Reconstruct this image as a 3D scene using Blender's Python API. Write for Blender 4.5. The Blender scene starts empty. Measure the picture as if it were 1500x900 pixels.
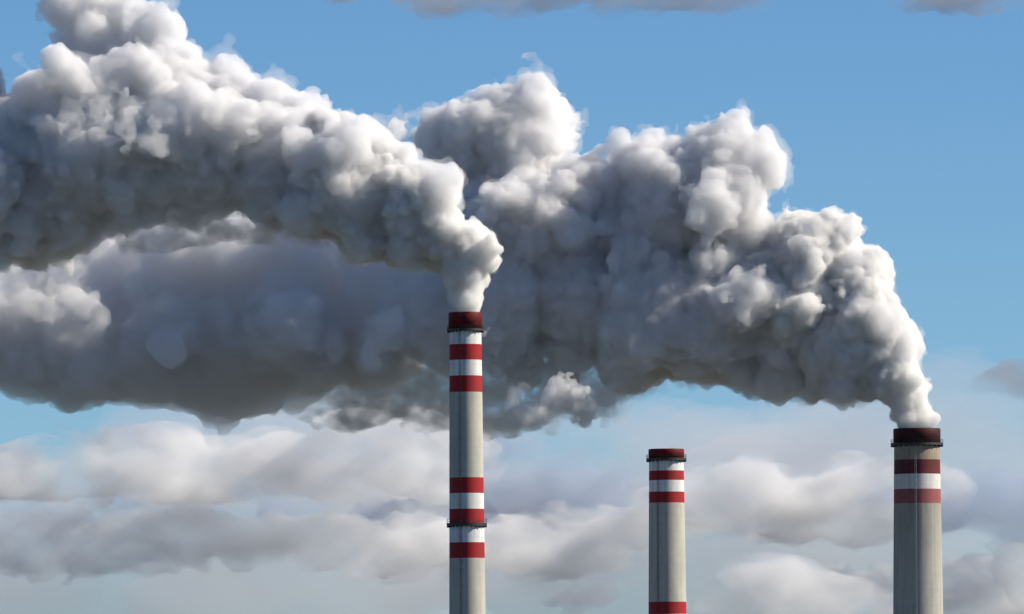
import bpy, bmesh, math, random
import numpy as np
from mathutils import Vector, Matrix

# ------------------------------------------------------------------ camera, sky, sun, exposure
SC = bpy.context.scene
COL = SC.collection
PX = 0.2 / 2200.0                       # one photo pixel per metre of distance
EYE = Vector((0.0, 0.0, 2.0))
HORIZON = 450 + 603                     # photo row of the horizon, below the frame
ROLL = math.radians(-0.42)

cam_d = bpy.data.cameras.new('camera')
cam_d.sensor_width = 36.0
cam_d.lens = 36.0 / (1500 * PX)
cam_d.shift_y = (HORIZON - 450) / 1500.0
cam_d.clip_start = 1.0
cam_d.clip_end = 120000.0
cam = bpy.data.objects.new('camera', cam_d)
cam.matrix_world = Matrix.Translation(EYE) @ Matrix.Rotation(math.radians(90), 4, 'X') @ Matrix.Rotation(ROLL, 4, 'Z')
COL.objects.link(cam)
SC.camera = cam

SUN_EL, SUN_AZ = math.radians(36), math.radians(90)      # azimuth clockwise from the view direction
world = bpy.data.worlds.new('World')
SC.world = world
world.use_nodes = True
wn = world.node_tree
bg = wn.nodes['Background']
sky = wn.nodes.new('ShaderNodeTexSky')
sky.sky_type = 'NISHITA'
sky.sun_disc = False
sky.sun_elevation = SUN_EL
sky.sun_rotation = SUN_AZ
sky.altitude = 2500
sky.air_density = 1.0
sky.dust_density = 0.4
sky.ozone_density = 9.0
tint = wn.nodes.new('ShaderNodeMix')                   # white balance of the sky light
tint.data_type = 'RGBA'
tint.blend_type = 'MULTIPLY'
tint.inputs[0].default_value = 1.0
tint.inputs[7].default_value = (0.94, 1.025, 1.0, 1)
wn.links.new(sky.outputs[0], tint.inputs[6])
wn.links.new(tint.outputs[2], bg.inputs[0])
bg.inputs[1].default_value = 0.075

sun_d = bpy.data.lights.new('sun', 'SUN')
sun_d.energy = 5.0
sun_d.angle = math.radians(0.5)
sun_d.color = (1.0, 0.92, 0.80)
sun = bpy.data.objects.new('sun', sun_d)
sdir = Vector((math.sin(SUN_AZ) * math.cos(SUN_EL), math.cos(SUN_AZ) * math.cos(SUN_EL), math.sin(SUN_EL)))
sun.rotation_euler = sdir.to_track_quat('Z', 'Y').to_euler()
COL.objects.link(sun)

SC.view_settings.view_transform = 'Standard'
SC.view_settings.look = 'None'
SC.view_settings.exposure = 0.45
SC.view_settings.gamma = 1.0
SC.view_settings.use_curve_mapping = False
cy = SC.cycles
cy.max_bounces = 16
cy.diffuse_bounces = 3
cy.glossy_bounces = 2
cy.transmission_bounces = 2
cy.volume_bounces = 7
cy.transparent_max_bounces = 64
cy.use_denoising = True
cy.sample_clamp_indirect = 4.0

# ------------------------------------------------------------------ helpers
CR, SR = math.cos(ROLL), math.sin(ROLL)

def at(px, py, Y):
    """the world point at distance Y that the photo shows at pixel (px, py)"""
    u, v = (px - 750.0) * PX, (HORIZON - py) * PX
    return Vector((EYE.x + (CR * u - SR * v) * Y, Y, EYE.z + (SR * u + CR * v) * Y))

def link(name, me, mats, parent=None):
    o = bpy.data.objects.new(name, me)
    for m in (mats if isinstance(mats, (list, tuple)) else [mats]):
        me.materials.append(m)
    COL.objects.link(o)
    if parent is not None:
        o.parent = parent
    return o

def tag(o, label, cat, group=None):
    o['label'] = label
    o['category'] = cat
    if group:
        o['group'] = group
    return o

def empty(name, loc, label, cat, group=None):
    o = bpy.data.objects.new(name, None)
    o.location = loc
    COL.objects.link(o)
    return tag(o, label, cat, group)

def from_bm(name, bm, mats, parent=None, smooth=True):
    me = bpy.data.meshes.new(name)
    bm.normal_update()
    bm.to_mesh(me)
    bm.free()
    if smooth:
        for p in me.polygons:
            p.use_smooth = True
    return link(name, me, mats, parent)

def new_mat(name):
    m = bpy.data.materials.new(name)
    m.use_nodes = True
    return m, m.node_tree.nodes, m.node_tree.links

LATTICE = np.random.default_rng(77).uniform(-1, 1, 64 ** 3).astype(np.float32)

def noise3(p, seed=0):
    """smooth value noise in -1..1 at the rows of p"""
    p = np.asarray(p, np.float32) + np.float32(seed * 13.37)
    f = np.floor(p)
    i = f.astype(np.int32) & 63
    t = p - f
    t = t * t * (3 - 2 * t)
    j = (i + 1) & 63
    X, Y, Z = (i[:, 0] << 12, j[:, 0] << 12), (i[:, 1] << 6, j[:, 1] << 6), (i[:, 2], j[:, 2])
    r = None
    for a in (0, 1):
        ry = None
        for b in (0, 1):
            base = X[a] + Y[b]
            z0 = LATTICE[base + Z[0]]
            zv = z0 + (LATTICE[base + Z[1]] - z0) * t[:, 2]
            ry = zv if ry is None else ry + (zv - ry) * t[:, 1]
        r = ry if r is None else r + (ry - r) * t[:, 0]
    return r * 1.5

def fbm(p, octaves, seed=0, gain=0.5):
    a, s, r = 1.0, 0.0, 0
    for k in range(octaves):
        r = r + a * noise3(p * (2.03 ** k) + 17.3 * k, seed + k)
        s += a
        a *= gain
    return r / s

def surface_net(sd, org, h):
    """quads round the zero level of a grid of signed distances"""
    ins = sd < 0
    nx, ny, nz = sd.shape
    cnt = np.zeros((nx - 1, ny - 1, nz - 1), np.uint8)
    for dx in (0, 1):
        for dy in (0, 1):
            for dz in (0, 1):
                cnt += ins[dx:nx - 1 + dx, dy:ny - 1 + dy, dz:nz - 1 + dz]
    act = np.argwhere((cnt > 0) & (cnt < 8))
    ids = np.full(cnt.shape, -1, np.int32)
    ids[act[:, 0], act[:, 1], act[:, 2]] = np.arange(len(act))
    cs = [(a, b, c) for a in (0, 1) for b in (0, 1) for c in (0, 1)]
    vals = {c: sd[act[:, 0] + c[0], act[:, 1] + c[1], act[:, 2] + c[2]] for c in cs}
    acc = np.zeros((len(act), 3), np.float64)
    n = np.zeros(len(act))
    for a in cs:
        for b in cs:
            if sum(abs(a[k] - b[k]) for k in range(3)) != 1 or a > b:
                continue
            va, vb = vals[a], vals[b]
            cr = (va < 0) != (vb < 0)
            t = np.where(cr, va / np.where(cr, va - vb, 1), 0)
            for k in range(3):
                acc[:, k] += np.where(cr, a[k] + t * (b[k] - a[k]), 0)
            n += cr
    verts = (act + acc / n[:, None]) * h + org
    quads = []
    for ax in range(3):
        o1, o2 = (ax + 1) % 3, (ax + 2) % 3
        sl0 = [slice(None)] * 3; sl1 = [slice(None)] * 3
        sl0[ax] = slice(0, -1); sl1[ax] = slice(1, None)
        A, B = ins[tuple(sl0)], ins[tuple(sl1)]
        e = np.argwhere(A != B)
        lo = A[e[:, 0], e[:, 1], e[:, 2]]
        ok = (e[:, o1] > 0) & (e[:, o2] > 0) & (e[:, o1] < sd.shape[o1] - 1) & (e[:, o2] < sd.shape[o2] - 1)
        e, lo = e[ok], lo[ok]
        def cell(d1, d2):
            q = e.copy()
            q[:, o1] -= d1
            q[:, o2] -= d2
            return ids[q[:, 0], q[:, 1], q[:, 2]]
        q = np.stack([cell(1, 1), cell(0, 1), cell(0, 0), cell(1, 0)], 1)
        q[~lo] = q[~lo][:, ::-1]
        quads.append(q)
    return verts, np.concatenate(quads)

def body(verts, quads, least):
    """drop loose specks: pieces smaller than a share of the largest"""
    lab = np.arange(len(verts))
    e = np.concatenate([quads[:, (0, 1)], quads[:, (1, 2)], quads[:, (2, 3)]])
    for _ in range(60):
        a, b = lab[e[:, 0]], lab[e[:, 1]]
        k = a != b
        if not k.any():
            break
        a, b = a[k], b[k]
        np.minimum.at(lab, np.maximum(a, b), np.minimum(a, b))
        for _j in range(6):
            lab = lab[lab]
    n = np.bincount(lab, minlength=len(verts))
    keep = n[lab] >= least * n.max()
    new = np.cumsum(keep) - 1
    return verts[keep], new[quads[keep[quads[:, 0]]]]

def np_mesh(name, verts, quads):
    me = bpy.data.meshes.new(name)
    me.vertices.add(len(verts))
    me.vertices.foreach_set('co', verts.astype(np.float32).ravel())
    me.loops.add(quads.size)
    me.loops.foreach_set('vertex_index', quads.astype(np.int32).ravel())
    me.polygons.add(len(quads))
    me.polygons.foreach_set('loop_start', np.arange(0, quads.size, 4, dtype=np.int32))
    me.polygons.foreach_set('use_smooth', np.ones(len(quads), bool))
    me.update(calc_edges=True)
    return me

def stamp(sd, lo, h, balls):
    n = np.array(sd.shape)
    for x, y, z, r in balls:
        c = (np.array((x, y, z)) - lo) / h
        R = r / h + 9
        a = np.maximum(np.floor(c - R).astype(int), 0)
        b = np.minimum(np.ceil(c + R).astype(int) + 1, n)
        if (b <= a).any():
            continue
        gx = ((np.arange(a[0], b[0]) - c[0]) ** 2).astype(np.float32)
        gy = ((np.arange(a[1], b[1]) - c[1]) ** 2).astype(np.float32)
        gz = ((np.arange(a[2], b[2]) - c[2]) ** 2).astype(np.float32)
        d = np.sqrt(gx[:, None, None] + gy[None, :, None] + gz[None, None, :]) * np.float32(h) - np.float32(r)
        v = sd[a[0]:b[0], a[1]:b[1], a[2]:b[2]]
        np.minimum(v, d, out=v)

def billow(rng, balls, levels, h, pad, cap=None, under=0.4):
    """signed distance grid of balls with smaller puffs budding from them, and smaller ones from those: the cauliflower
    look of dense smoke. levels: (buds per ball, least and greatest share of the radius)"""
    lev = np.array(balls, np.float64)
    grow = 0.65 * lev[:, 3:] + pad
    lo, hi = (lev[:, :3] - lev[:, 3:] - grow).min(0), (lev[:, :3] + lev[:, 3:] + grow).max(0)
    if cap is not None:
        lo, hi = np.maximum(lo, cap[0]), np.minimum(hi, cap[1])
    sd = np.full(np.ceil((hi - lo) / h).astype(int) + 1, 12 * h, np.float32)
    stamp(sd, lo, h, lev)
    for n, a, b in levels:
        nxt = []
        for c in lev:
            d = rng.normal(size=(n, 3))
            d /= np.linalg.norm(d, axis=1)[:, None]
            d = d[(d[:, 2] > -0.25) | (rng.random(n) < under)]
            r = c[3] * rng.uniform(a, b, len(d))
            p = c[:3] + d * (c[3] * rng.uniform(0.78, 1.0, len(d)) - 0.2 * r)[:, None]
            nxt.append(np.column_stack([p, r]))
        lev = np.concatenate(nxt)
        lev = lev[lev[:, 3] > 1.2 * h]
        i = np.floor((lev[:, :3] - lo) / h).astype(int)
        ok = ((i >= 0) & (i < np.array(sd.shape))).all(1)
        lev, i = lev[ok], i[ok]
        v = sd[i[:, 0], i[:, 1], i[:, 2]]
        lev = lev[v > -0.55 * lev[:, 3]]               # the rest would be buried
        stamp(sd, lo, h, lev)
    return sd, lo

def fray(sd, lo, h, octaves, seed, far=None):
    """roughen the zero level of a distance grid with noise: (height, size, how lumpy 0..1) per octave"""
    reach = sum(o[0] for o in octaves) + 1.5 * h
    at_ = np.argwhere(np.abs(sd) < max(reach, 2.9 * h))
    p = (at_ * h + lo).astype(np.float32)
    w = np.float32(1.0) if far is None else far(p[:, 0]).astype(np.float32)
    d = 0
    for k, (amp, size, lump) in enumerate(octaves):
        n = noise3(p / np.float32(size), seed + 3 * k)
        d = d + amp * (lump * (0.7 - 2 * np.abs(n)) + (1 - lump) * n)
    sd[at_[:, 0], at_[:, 1], at_[:, 2]] += (d * w).astype(np.float32)
    return sd

def seal(sd, h):
    for ax in range(3):
        for e in (0, -1):
            sl = [slice(None)] * 3
            sl[ax] = e
            sd[tuple(sl)] = 3 * h
    return sd

def soften(sd, times):
    for _ in range(times):
        for ax in range(3):
            a = np.swapaxes(sd, 0, ax)
            a[1:-1] = 0.25 * a[:-2] + 0.5 * a[1:-1] + 0.25 * a[2:]
    return sd

def vapour(N, L, col, dens):
    """scattering and absorption that add up to one density; col is the share of light scattered on"""
    out = N.new('ShaderNodeOutputMaterial')
    vs = N.new('ShaderNodeVolumeScatter')
    va = N.new('ShaderNodeVolumeAbsorption')
    ad = N.new('ShaderNodeAddShader')
    for k, n in enumerate((vs, va)):
        n.inputs['Color'].default_value = (*col, 1)
        if isinstance(dens, float):
            n.inputs['Density'].default_value = dens
        else:
            L.new(dens, n.inputs['Density'])
        L.new(n.outputs[0], ad.inputs[k])
    L.new(ad.outputs[0], out.inputs['Volume'])

def smoke_mat(name, col, dens):
    m, N, L = new_mat(name)
    N.clear()
    vapour(N, L, col, dens)
    m.cycles.homogeneous_volume = True
    m.cycles.volume_sampling = 'DISTANCE'
    return m

def patchy_mat(name, col, dens, size, lo, hi, detail=4, step=0.6, stretch=1.0):
    """vapour of uneven density"""
    m, N, L = new_mat(name)
    N.clear()
    tc = N.new('ShaderNodeTexCoord')
    nz = N.new('ShaderNodeTexNoise')
    nz.inputs['Scale'].default_value = 1.0 / size
    nz.inputs['Detail'].default_value = detail
    nz.inputs['Roughness'].default_value = 0.55
    mp = N.new('ShaderNodeMapping')
    mp.inputs['Scale'].default_value = (1 / stretch, 1, 1)
    L.new(tc.outputs['Object'], mp.inputs[0])
    L.new(mp.outputs[0], nz.inputs[0])
    mr = N.new('ShaderNodeMapRange')
    mr.interpolation_type = 'SMOOTHSTEP'
    mr.inputs[1].default_value = lo
    mr.inputs[2].default_value = hi
    mr.inputs[4].default_value = dens
    L.new(nz.outputs[0], mr.inputs[0])
    vapour(N, L, col, mr.outputs[0])
    m.cycles.volume_sampling = 'DISTANCE'
    m.cycles.volume_step_rate = step
    return m

# ------------------------------------------------------------------ ground
def ground():
    m, N, L = new_mat('ground')
    b = N['Principled BSDF']
    nz = N.new('ShaderNodeTexNoise')
    nz.inputs['Scale'].default_value = 0.01
    nz.inputs['Detail'].default_value = 8
    r = N.new('ShaderNodeValToRGB')
    r.color_ramp.elements[0].color = (0.03, 0.04, 0.02, 1)
    r.color_ramp.elements[1].color = (0.085, 0.07, 0.05, 1)
    tc = N.new('ShaderNodeTexCoord')
    L.new(tc.outputs['Object'], nz.inputs['Vector'])
    L.new(nz.outputs[0], r.inputs[0])
    L.new(r.outputs[0], b.inputs['Base Color'])
    b.inputs['Roughness'].default_value = 1
    bm = bmesh.new()
    bmesh.ops.create_circle(bm, cap_ends=True, segments=96, radius=60000)
    o = from_bm('ground', bm, m, smooth=False)
    o['kind'] = 'structure'
ground()

# ------------------------------------------------------------------ chimneys
def paint_mat(name, col, dirt, rough=0.6, streak=0.5, soot=None):
    """painted or bare concrete, with pour rings, rain streaks and blotches"""
    m, N, L = new_mat(name)
    b = N['Principled BSDF']
    b.inputs['Roughness'].default_value = rough
    b.inputs['Specular IOR Level'].default_value = 0.15
    tc = N.new('ShaderNodeTexCoord')
    def nz(scale, detail):
        mp = N.new('ShaderNodeMapping')
        mp.inputs['Scale'].default_value = scale
        t = N.new('ShaderNodeTexNoise')
        t.inputs['Scale'].default_value = 1
        t.inputs['Detail'].default_value = detail
        t.inputs['Roughness'].default_value = 0.65
        L.new(tc.outputs['Object'], mp.inputs[0])
        L.new(mp.outputs[0], t.inputs[0])
        return t.outputs[0]
    def ramp(x, a, c):
        r = N.new('ShaderNodeMapRange')
        r.inputs[1].default_value = a
        r.inputs[2].default_value = c
        L.new(x, r.inputs[0])
        return r.outputs[0]
    def mul(x, y, op='MULTIPLY'):
        q = N.new('ShaderNodeMath')
        q.operation = op
        for k, s in enumerate((x, y)):
            if isinstance(s, (int, float)):
                q.inputs[k].default_value = s
            else:
                L.new(s, q.inputs[k])
        q.use_clamp = True
        return q.outputs[0]
    s1 = ramp(nz((1.3, 1.3, 0.035), 5), 0.42, 0.72)
    s2 = ramp(nz((0.25, 0.25, 0.12), 6), 0.40, 0.75)
    f = mul(mul(s1, streak), mul(s2, streak * 0.8), 'ADD')
    mix = N.new('ShaderNodeMix')
    mix.data_type = 'RGBA'
    mix.inputs[6].default_value = (*col, 1)
    mix.inputs[7].default_value = (*dirt, 1)
    L.new(f, mix.inputs[0])
    res = mix.outputs[2]
    sp = N.new('ShaderNodeSeparateXYZ')
    L.new(tc.outputs['Object'], sp.inputs[0])
    ring = N.new('ShaderNodeMath')
    ring.operation = 'FRACT'
    dv = N.new('ShaderNodeMath')
    dv.operation = 'DIVIDE'
    dv.inputs[1].default_value = 2.4
    L.new(sp.outputs[2], dv.inputs[0])
    L.new(dv.outputs[0], ring.inputs[0])
    rf = N.new('ShaderNodeMath')
    rf.operation = 'LESS_THAN'
    rf.inputs[1].default_value = 0.05
    L.new(ring.outputs[0], rf.inputs[0])
    mx2 = N.new('ShaderNodeMix')
    mx2.data_type = 'RGBA'
    mx2.inputs[7].default_value = (*[c * 0.75 for c in dirt], 1)
    L.new(mul(rf.outputs[0], 0.22), mx2.inputs[0])
    L.new(res, mx2.inputs[6])
    res = mx2.outputs[2]
    if soot:
        z0, z1, scol, amt = soot
        sz = ramp(sp.outputs[2], z0, z1)
        sf = mul(sz, mul(ramp(nz((0.8, 0.8, 0.05), 6), 0.2, 0.6), amt))
        mx3 = N.new('ShaderNodeMix')
        mx3.data_type = 'RGBA'
        mx3.inputs[7].default_value = (*scol, 1)
        L.new(sf, mx3.inputs[0])
        L.new(res, mx3.inputs[6])
        res = mx3.outputs[2]
    L.new(res, b.inputs['Base Color'])
    return m

STEEL, _n, _l = new_mat('dark_steel')
_b = _n['Principled BSDF']
_b.inputs['Base Color'].default_value = (0.035, 0.03, 0.03, 1)
_b.inputs['Roughness'].default_value = 0.55
_b.inputs['Metallic'].default_value = 0.3
GALV, _n, _l = new_mat('galvanised_steel')
_b = _n['Principled BSDF']
_b.inputs['Base Color'].default_value = (0.42, 0.43, 0.44, 1)
_b.inputs['Roughness'].default_value = 0.45
_b.inputs['Metallic'].default_value = 0.5

def lathe(bm, rows, seg=96, mats=None, close=False):
    """rows of (radius, z); mats gives the material of the faces above each row"""
    rings = []
    for r, z in rows:
        rings.append([bm.verts.new((r * math.cos(2 * math.pi * k / seg), r * math.sin(2 * math.pi * k / seg), z)) for k in range(seg)])
    pairs = list(zip(rings, rings[1:])) + ([(rings[-1], rings[0])] if close else [])
    for i, (a, b) in enumerate(pairs):
        for k in range(seg):
            f = bm.faces.new((a[k], a[(k + 1) % seg], b[(k + 1) % seg], b[k]))
            f.material_index = mats[i] if mats else 0

def tube(bm, p, q, r, seg=8):
    p, q = Vector(p), Vector(q)
    d = q - p
    bmesh.ops.create_cone(bm, cap_ends=True, segments=seg, radius1=r, radius2=r, depth=d.length,
                          matrix=Matrix.Translation((p + q) / 2) @ d.to_track_quat('Z', 'Y').to_matrix().to_4x4())

def box(bm, c, s, rz=0.0):
    bmesh.ops.create_cube(bm, size=1, matrix=Matrix.Translation(c) @ Matrix.Rotation(rz, 4, 'Z') @ Matrix.Diagonal((*s, 1)))

def gallery(parent, z, r_in, r_out, thick):
    """a walkway ring with brackets under it and a guard rail round it"""
    bm = bmesh.new()
    lathe(bm, [(r_in, z), (r_out, z), (r_out, z + thick), (r_in, z + thick)], close=True)
    for k in range(24):
        a = 2 * math.pi * k / 24
        rm = (r_in + r_out) / 2
        box(bm, (rm * math.cos(a), rm * math.sin(a), z - 0.2), ((r_out - r_in) * 0.96, 0.14, 0.4), a)
    pl = from_bm('walkway', bm, STEEL, parent, smooth=False)
    bm = bmesh.new()
    n = 36
    ro = r_out - 0.08
    pts = [(ro * math.cos(2 * math.pi * k / n), ro * math.sin(2 * math.pi * k / n)) for k in range(n)]
    for k in range(n):
        a, b = pts[k], pts[(k + 1) % n]
        tube(bm, (*a, z + thick), (*a, z + thick + 1.1), 0.035, 6)
        for hgt in (0.55, 1.1):
            tube(bm, (*a, z + thick + hgt), (*b, z + thick + hgt), 0.03, 6)
    from_bm('guard_rail', bm, STEEL, pl, smooth=False)
    return pl

def ladder(parent, ang, radius_at, z0, z1, mat):
    """a climbing ladder with hoops, following the taper"""
    bm = bmesh.new()
    c, s = math.cos(ang), math.sin(ang)
    def P(off, out, z):
        r = radius_at(z) + out
        return (r * c - off * s, r * s + off * c, z)
    for off in (-0.22, 0.22):
        tube(bm, P(off, 0.25, z0), P(off, 0.25, z1), 0.04, 6)
    z = z0
    while z < z1:
        tube(bm, P(-0.22, 0.25, z), P(0.22, 0.25, z), 0.025, 5)
        z += 0.6
    z = z0
    while z < z1:
        for off in (-0.22, 0.22):
            tube(bm, P(off, -0.02, z), P(off, 0.25, z), 0.03, 5)
        arc = [(-0.36 * math.cos(t), 0.25 + 0.6 * math.sin(t)) for t in [math.pi * k / 6 for k in range(7)]]
        for (a0, b0), (a1, b1) in zip(arc, arc[1:]):
            tube(bm, P(a0, b0, z), P(a1, b1, z), 0.025, 5)
        z += 2.4
    return from_bm('ladder', bm, mat, parent, smooth=False)

def chimney(name, label, Y, cx_top, y_top, hw_top, cx_bot, hw_bot, bands, cap, galleries, mats, ladders=()):
    """bands: (photo row where the colour begins, material index) downward; cap: (row of its foot, half width)"""
    s = PX * Y
    top = at(cx_top, y_top, Y)
    zt = top.z
    root = empty(name, (top.x, Y, 0), label, 'chimney', 'power station chimneys')
    row = lambda py: zt - (py - y_top) * s
    slope = (hw_bot - hw_top) / (900 - y_top)
    rad = lambda z: (hw_top + slope * (zt - z) / s) * s
    capz = row(cap[0])
    bm = bmesh.new()
    rows, mi = [], []
    zs = [capz] + [row(b[0]) for b in bands] + [0.0]
    ms = [bands[0][1]] if False else []
    # shaft, from the foot of the cap down to the ground, colours as rows of faces
    seq = [(b[0], b[1]) for b in bands]
    edges = [row(y) for y, _ in seq] + [0.0]
    for (a, b), (_, m) in zip(zip(edges, edges[1:]), seq):
        n = max(1, int((a - b) / 12))
        for k in range(n):
            rows.append((rad(a + (b - a) * k / n), a + (b - a) * k / n))
            mi.append(m)
    rows.append((rad(0.0), 0.0))
    rows = rows[::-1]
    mi = mi[::-1]
    lathe(bm, rows, mats=mi)
    from_bm('shaft', bm, mats, root)
    # cap: a thicker collar round the mouth with a rounded lip and the flue inside
    rc, wall = cap[1] * s, 0.8
    bm = bmesh.new()
    prof = [(rad(capz) - 0.3, capz - 0.02), (rc, capz - 0.02), (rc, zt - 0.25), (rc - 0.12, zt - 0.05), (rc - 0.3, zt),
            (rc - wall, zt), (rc - wall - 0.1, zt - 0.3), (rc - wall - 0.1, zt - 14.0)]
    lathe(bm, prof, mats=[1] * 5 + [2] * 4)
    c = from_bm('cap', bm, [mats[0], cap[2], cap[3]], root)
    for z_px, half, th in galleries:
        z = row(z_px)
        gallery(root, z, rad(z) - 0.1, half * s, th)
    for ang, z_hi, z_lo, m in ladders:
        ladder(root, ang, rad, z_lo, row(z_hi), m)
    return root, zt, rc

RED = paint_mat('red_paint', (0.37, 0.014, 0.018), (0.20, 0.03, 0.028), streak=0.75)
WHITE = paint_mat('white_paint', (0.74, 0.73, 0.70), (0.38, 0.36, 0.32), streak=0.55)
CONC = paint_mat('concrete', (0.46, 0.445, 0.38), (0.33, 0.32, 0.27), 0.85, streak=0.6)
CAPRED = paint_mat('sooty_red_paint', (0.15, 0.010, 0.011), (0.06, 0.010, 0.010), streak=0.8)
FLUE, _n, _l = new_mat('flue_lining')
_n['Principled BSDF'].inputs['Base Color'].default_value = (0.03, 0.028, 0.026, 1)
_n['Principled BSDF'].inputs['Roughness'].default_value = 0.95

YL, YM, YR = 2200.0, 2250.0, 2320.0
Lroot, Lz, Lr = chimney('chimney', 'slender smoking chimney with two sets of red bands and a walkway at mid height', YL, 681.5, 458, 23.2, 686, 26.6,
    [(484, 1), (505, 0), (528, 1), (551, 0), (575, 2), (700, 0), (723, 1), (746, 0), (770, 1), (795, 0), (818, 2), (960, 0), (983, 1), (1006, 0), (1029, 2)],
    (484, 24.6, CAPRED, FLUE), [(485.5, 27.0, 0.7), (771, 29.5, 0.9)], [RED, WHITE, CONC],
    [(math.radians(-110), 486, 0.0, STEEL)])
Mroot, Mz, Mr = chimney('chimney', 'idle chimney without smoke between the two smoking ones', YM, 976, 658, 25.2, 978.5, 27.8,
    [(673, 1), (690, 0), (704, 1), (721, 0), (737, 2), (882, 0), (900, 1), (917, 0), (934, 2)],
    (673, 26.2, CAPRED, FLUE), [(675, 29.5, 0.7)], [RED, WHITE, CONC],
    [(math.radians(-120), 676, 0.0, STEEL)])
sR = PX * YR
zR = at(1343, 628, YR).z
BEIGE = paint_mat('stained_white_paint', (0.40, 0.33, 0.24), (0.22, 0.17, 0.12), streak=0.8)
MAROON = paint_mat('sooty_maroon_paint', (0.055, 0.014, 0.014), (0.03, 0.012, 0.012), streak=0.8)
DRED = paint_mat('smoke_stained_red_paint', (0.16, 0.03, 0.028), (0.07, 0.025, 0.022), streak=0.8)
PINK = paint_mat('faded_red_paint', (0.30, 0.09, 0.085), (0.20, 0.08, 0.075), streak=0.7)
WHITE2 = paint_mat('grimy_white_paint', (0.66, 0.64, 0.60), (0.42, 0.38, 0.33), streak=0.6)
CONC2 = paint_mat('grey_concrete', (0.42, 0.405, 0.355), (0.28, 0.27, 0.235), 0.85, streak=0.6,
                  soot=(zR - 45, zR - 20, (0.2, 0.17, 0.13), 0.6))
Rroot, Rz, Rr = chimney('chimney', 'broad smoking chimney with smoke stained bands and a pale ladder down its front', YR, 1343, 628, 33.2, 1347, 36.6,
    [(651, 0), (674, 1), (695, 2), (717, 3), (738, 4)],
    (651, 34.6, MAROON, FLUE), [(653, 38.5, 0.8)], [BEIGE, DRED, WHITE2, PINK, CONC2],
    [(math.radians(-97), 654, 0.0, GALV)])

# ------------------------------------------------------------------ smoke
def traced(circles, depth):
    """balls from (px, py, radius in photo pixels, depth offset as a share of the radius)"""
    out = []
    for c in circles:
        Y = depth(c[0])
        p = at(c[0], c[1], Y)
        r = (c[2] if c[2] < 45 else 45 + 0.86 * (c[2] - 45)) * PX * Y
        out.append((p.x, Y + (c[3] if len(c) > 3 else 0.0) * r, p.z, r))
    return out

def dyn(balls, rng, jitter):
    return [(x, y + rng.uniform(-jitter, jitter) * r, z, r) for x, y, z, r in balls]

def skin(name, sd, lo, h, mat, parent=None, least=0.03):
    v, q = body(*surface_net(seal(sd, h), lo, h), least)
    return link(name, np_mesh(name, v, q), mat, parent)

# plumes, traced as (column, row, radius, push away as a share of the radius) in photo pixels
L_CIRC = [(682, 452, 20), (682, 436, 22), (680, 415, 27), (678, 392, 33), (690, 366, 37), (662, 362, 44), (638, 338, 46), (606, 304, 54),
    (566, 292, 66), (572, 266, 38), (515, 276, 78), (536, 234, 38), (465, 245, 88), (440, 206, 56), (492, 198, 36), (400, 240, 90),
    (372, 186, 62), (305, 222, 100), (255, 168, 78), (205, 228, 88), (150, 190, 100), (212, 122, 55), (160, 72, 66, 0.8), (112, 28, 38, 0.8), (200, 40, 40, 0.8),
    (100, 250, 105), (40, 218, 92), (20, 300, 92), (80, 288, 88), (-10, 322, 80), (-60, 290, 120), (-70, 215, 105), (392, 142, 38, .5), (352, 136, 32, .5), (545, 340, 40), (600, 355, 36), (170, 296, 42), (222, 290, 40), (275, 292, 38), (460, 300, 48), (-160, 320, 120)]
R_CIRC = [(1338, 620, 26), (1336, 602, 28), (1328, 580, 33), (1310, 552, 39), (1292, 512, 46), (1266, 465, 51), (1243, 420, 52), (1232, 506, 70),
    (1202, 364, 54), (1180, 452, 92), (1155, 382, 56), (1118, 452, 88), (1050, 456, 100), (1080, 362, 56), (1050, 287, 78), (1035, 238, 50), (1084, 248, 54),
    (975, 305, 88), (962, 446, 112), (900, 335, 86), (868, 292, 54), (850, 430, 116), (755, 215, 74, .3), (738, 186, 42, .3), (788, 192, 34, .3), (690, 228, 64, .3), (780, 335, 100),
    (740, 436, 114), (640, 457, 110), (540, 472, 110, .3), (440, 490, 110, .35), (340, 500, 112, .35), (240, 494, 108, .3), (140, 478, 106, .25), (40, 468, 103, .2), (-60, 464, 104), (-160, 450, 108),
    (620, 310, 70, .5), (560, 390, 84, .6), (460, 400, 84, .6), (360, 388, 82, .6), (255, 364, 84, .5), (160, 374, 74, .4), (560, 498, 68, .2), (655, 500, 66, .1), (470, 525, 72, .2), (748, 500, 60, .2), (835, 496, 54, .2), (90, 410, 62, .3), (30, 425, 62, .2), (-30, 440, 60), (1205, 556, 24), (1160, 532, 24), (1268, 564, 24), (1190, 575, 10), (1225, 572, 11)]
L_WISP = [(200, 342, 13), (225, 337, 14), (250, 334, 14), (275, 334, 14), (300, 337, 13), (330, 340, 13), (360, 341, 13), (390, 340, 13), (420, 337, 12), (450, 337, 12)]
R_WISP = [(500, 562, 24), (530, 553, 26), (570, 550, 26), (620, 550, 28), (665, 546, 30), (720, 545, 30), (770, 548, 30), (820, 545, 30), (870, 540, 26), (950, 572, 13), (935, 562, 18), (915, 552, 22), (895, 566, 26), (870, 560, 30), (845, 575, 32), (820, 566, 34), (800, 590, 32), (775, 575, 36), (755, 598, 34), (735, 618, 26), (730, 580, 38),
    (705, 565, 38), (690, 595, 34), (665, 570, 36), (640, 590, 34), (610, 570, 34), (590, 592, 32), (560, 572, 32), (540, 598, 30), (510, 585, 30), (490, 606, 24), (472, 600, 20), (465, 622, 12), (745, 636, 12)]
depL = lambda px: YL + max(0.0, 682 - px) * 0.04
depR = lambda px: YR + max(0.0, 1343 - px) * 0.04
DENSE = smoke_mat('dense_smoke', (0.988, 0.985, 0.972), 0.6)
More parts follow.
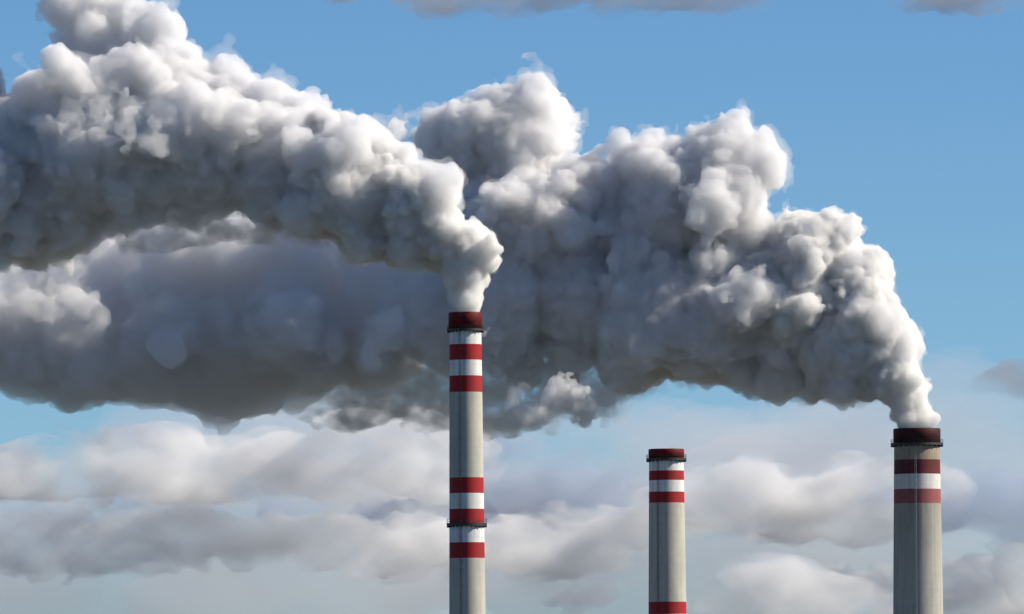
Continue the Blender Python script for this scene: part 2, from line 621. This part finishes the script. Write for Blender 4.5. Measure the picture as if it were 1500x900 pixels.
OLD = smoke_mat('older_smoke', (0.985, 0.982, 0.985), 0.32)
SPENT = smoke_mat('spent_smoke', (0.966, 0.964, 0.970), 0.17)
AGED = smoke_mat('aged_smoke', (0.983, 0.980, 0.984), 0.25)
FRINGE = smoke_mat('smoke_fringe', (0.98, 0.975, 0.97), 0.065)
WISP = patchy_mat('thin_brown_smoke', (0.96, 0.93, 0.88), 0.40, 6.0, 0.36, 0.80, 6, 0.05, 1.3)
H = 0.42

def plume(label, circ, wisp, dep, mouth, left, seed, calm, spent, buds, even):
    rng = np.random.default_rng(seed)
    cap = (np.array((at(-110, 0, left).x, 0, 0)), np.array((1e5, 1e5, at(0, -60, left).z)))
    age = lambda x: np.clip((mouth - x) / 90.0, 0.0, 1.0)
    wf = lambda x: age(x) * 0.4 + 0.6
    balls = np.array(dyn(traced(circ, dep), rng, 0.25))
    a = age(balls[:, 0])
    sd, lo = billow(rng, balls[a < 0.5], [(26, 0.18, 0.52), (18, 0.2, 0.55), (10, 0.25, 0.5)], H, 4, cap)
    young = soften(sd, 1)
    root = skin('smoke_plume', fray(young.copy(), lo, H, [(1.8, 9.0, 0.4), (1.0, 4.2, 0.6), (0.6, 2.0, 0.4), (0.35, 1.0, 0.2)], seed, wf), lo, H, DENSE)
    tag(root, label, 'smoke plume', 'smoke plumes')
    skin('smoke_fringe', fray(young - 0.1, lo, H, [(1.8, 9.0, 0.4), (1.8, 4.2, 0.3), (1.2, 1.8, 0.0)], seed, wf), lo, H, FRINGE, root)
    h = 0.55
    late = balls[:, 0] < calm
    sd, lo = billow(rng, balls[(a > 0.18) & ~late], [(16, 0.15, 0.7), (15, 0.2, 0.6), (9, 0.25, 0.55)], h, 5, cap, under=0.2)
    old = soften(sd, 1)
    skin('older_smoke', fray(old.copy(), lo, h, [(3.6, 22.0, 0.2), (2.0, 10.0, 0.5), (1.2, 4.6, 0.6), (0.75, 2.2, 0.4), (0.45, 1.2, 0.2)], seed, wf), lo, h, OLD, root)
    skin('smoke_fringe', fray(old - 0.3, lo, h, [(3.6, 22.0, 0.2), (2.4, 9.0, 0.4), (2.0, 4.0, 0.1), (1.2, 2.0, 0.0)], seed, wf), lo, h, FRINGE, root)
    if late.any():
        h = 0.9 if even else 0.65
        sd, lo = billow(rng, balls[late], buds, h, 8, cap, under=0.3)
        skin('spent_smoke', fray(soften(sd, 3 if even else 1), lo, h, [(5.0, 30.0, 0.0), (2.5, 12.0, 0.1), (1.3, 5.0, 0.1), (0.8, 2.5, 0.0)] if even else
             [(4.0, 24.0, 0.2), (2.2, 11.0, 0.4), (1.2, 5.0, 0.4), (0.7, 2.5, 0.2), (0.4, 1.3, 0.1)], seed, wf), lo, h, spent, root)
    h, ST = 0.7, 1.6                                    # wisps, built short and drawn out along the wind
    wb = [(x / ST, y, z, 1.1 * r) for x, y, z, r in dyn(traced(wisp, dep), rng, 0.6)]
    capw = (cap[0] / np.array((ST, 1, 1)), cap[1])
    sd, lo = billow(rng, wb, [(20, 0.25, 0.6), (8, 0.25, 0.5)], h, 6, capw, under=1.0)
    v, q = body(*surface_net(seal(fray(soften(sd, 2), lo, h, [(2.6, 10.0, 0.0), (1.6, 4.5, 0.0), (0.9, 2.2, 0.0)], seed + 1), h), lo, h), 0.02)
    v[:, 0] *= ST
    link('thin_smoke', np_mesh('thin_smoke', v, q), WISP, root)
    print('verts', [len(o.data.vertices) for o in [root] + list(root.children)])
    return root

plume('thick white plume rising from the slender chimney and streaming off to the upper left', L_CIRC, L_WISP, depL, Lroot.location.x + 6, 2230.0, 11,
      -1e6, AGED, [(16, 0.15, 0.7), (15, 0.2, 0.6), (8, 0.25, 0.55)], False)
plume('vast white and dark grey plume from the broad chimney drifting behind the slender one', R_CIRC, R_WISP, depR, Rroot.location.x + 6, 2380.0, 15,
      at(665, 0, 2350.0).x, SPENT, [(20, 0.15, 0.42), (12, 0.2, 0.5)], True)

# ------------------------------------------------------------------ clouds, far beyond the chimneys
CLOUD = patchy_mat('cloud_vapour', (0.95, 0.943, 0.938), 0.022, 130.0, 0.40, 0.80, 7, 0.4, 1.6)
GREY = patchy_mat('grey_cloud_vapour', (0.60, 0.67, 0.79), 0.016, 160.0, 0.38, 0.80, 7, 0.4, 2.0)
DARK = patchy_mat('dark_cloud_vapour', (0.5, 0.5, 0.56), 0.017, 130.0, 0.36, 0.80, 7, 0.5, 2.0)
VEIL = patchy_mat('veil_vapour', (0.80, 0.80, 0.83), 0.0018, 260.0, 0.30, 0.75, 4, 0.5, 3.0)

def cloud(label, spans, Y, seed, mat=None):
    """spans: (column, row, half width, half height) in photo pixels; each is filled with flattened puffs over a flattish base"""
    rng = np.random.default_rng(seed)
    s = PX * Y
    hh0 = max(q[3] for q in spans)
    h = min(4.0, 0.11 * hh0) * s
    SQ = 1.7                                            # built tall, then pressed flat
    base = max(q[1] + 0.72 * q[3] for q in spans)
    z0 = at(sum(q[0] for q in spans) / len(spans), base, Y).z
    balls = []
    for cx, cy_, hw, hh in spans:
        for k in range(int(9 + 4 * hw / hh)):
            u = rng.uniform(-1, 1)
            r = hh * rng.uniform(0.35, 1.0) * (1 - 0.35 * u * u) * 1.5
            py = cy_ + hh * rng.uniform(-0.55, 0.55) * (1 - u * u)
            p = at(cx + u * hw, py, Y + rng.uniform(-1, 1) * hh * 1.2 * s)
            balls.append((p.x, p.y, z0 + (p.z - z0) * SQ, r * s))
    sd, lo = billow(rng, balls, [(14, 0.2, 0.55), (6, 0.25, 0.5)], h, 6 * h)
    zz = lo[2] + h * np.arange(sd.shape[2])
    sd = np.maximum(sd, (z0 - zz)[None, None, :].astype(np.float32) * 0.7)     # flat base
    fray(soften(sd, 4), lo, h, [(14 * s, 90 * s, 0.0), (9 * s, 40 * s, 0.3), (6 * s, 18 * s, 0.3)], seed)
    v, q = body(*surface_net(seal(sd, h), lo, h), 0.03)
    v[:, 2] = z0 + (v[:, 2] - z0) / SQ
    root = link('cloud', np_mesh('cloud', v, q), mat or CLOUD)
    return tag(root, label, 'cloud', 'low clouds behind the chimneys')

D = 20000.0
cloud('thin grey veil of cloud spread low behind the slender chimney and the left edge', [(120, 785, 360, 185), (500, 780, 360, 190)], D * 1.25, 41, VEIL)
cloud('thin grey veil of cloud spread low behind the idle chimney and the broad one', [(980, 780, 360, 190), (1350, 780, 380, 190)], D * 1.3, 42, VEIL)
cloud('cream topped cloud bank just under the smoke, left of the slender chimney', [(50, 690, 140, 58), (180, 690, 220, 62), (420, 690, 240, 66), (590, 660, 100, 66)], D, 21)
cloud('long flat mauve cloud low on the left, under the cream topped bank', [(90, 795, 200, 58), (300, 800, 190, 50), (540, 805, 190, 54)], D, 22)
cloud('bright puff of cloud close behind the slender chimney on its right', [(770, 808, 74, 54), (870, 790, 70, 48)], D, 23)
cloud('blue grey cloud between the slender chimney and the idle one', [(770, 700, 100, 56), (870, 725, 110, 56)], D * 1.1, 24, GREY)
cloud('wide pale cloud between the idle chimney and the broad one', [(1060, 745, 100, 60), (1180, 738, 130, 60), (1290, 730, 80, 60)], D, 25)
cloud('rounded pinkish puff at the bottom right of the idle chimney', [(1120, 860, 100, 60), (1210, 885, 70, 40)], D * 0.95, 26)
cloud('grey cloud bank to the right of the broad chimney', [(1400, 745, 90, 52), (1500, 748, 100, 56)], D, 27, GREY)
cloud('long grey mauve cloud between the two banks at the left edge', [(120, 742, 200, 34), (400, 748, 200, 34), (600, 750, 120, 36)], D * 1.1, 43, GREY)
cloud('low pinkish cloud at the foot of the view right of the broad chimney', [(1470, 850, 120, 54), (1290, 865, 70, 44)], D, 28)
cloud('small dark grey cloud level with the mouth of the broad chimney', [(1505, 557, 62, 28)], D, 29, DARK)
cloud('long grey streak of cloud high above the plumes', [(620, -8, 170, 34), (790, -10, 170, 32), (960, -8, 160, 30)], D, 30, DARK)
cloud('faint mauve wisp of cloud in the top right corner of the sky', [(1400, 4, 90, 22), (1490, 0, 80, 26)], D, 44, DARK)
cloud('tiny grey scrap of cloud low between the slender chimney and the idle one', [(848, 876, 46, 18)], D * 0.9, 31, DARK)
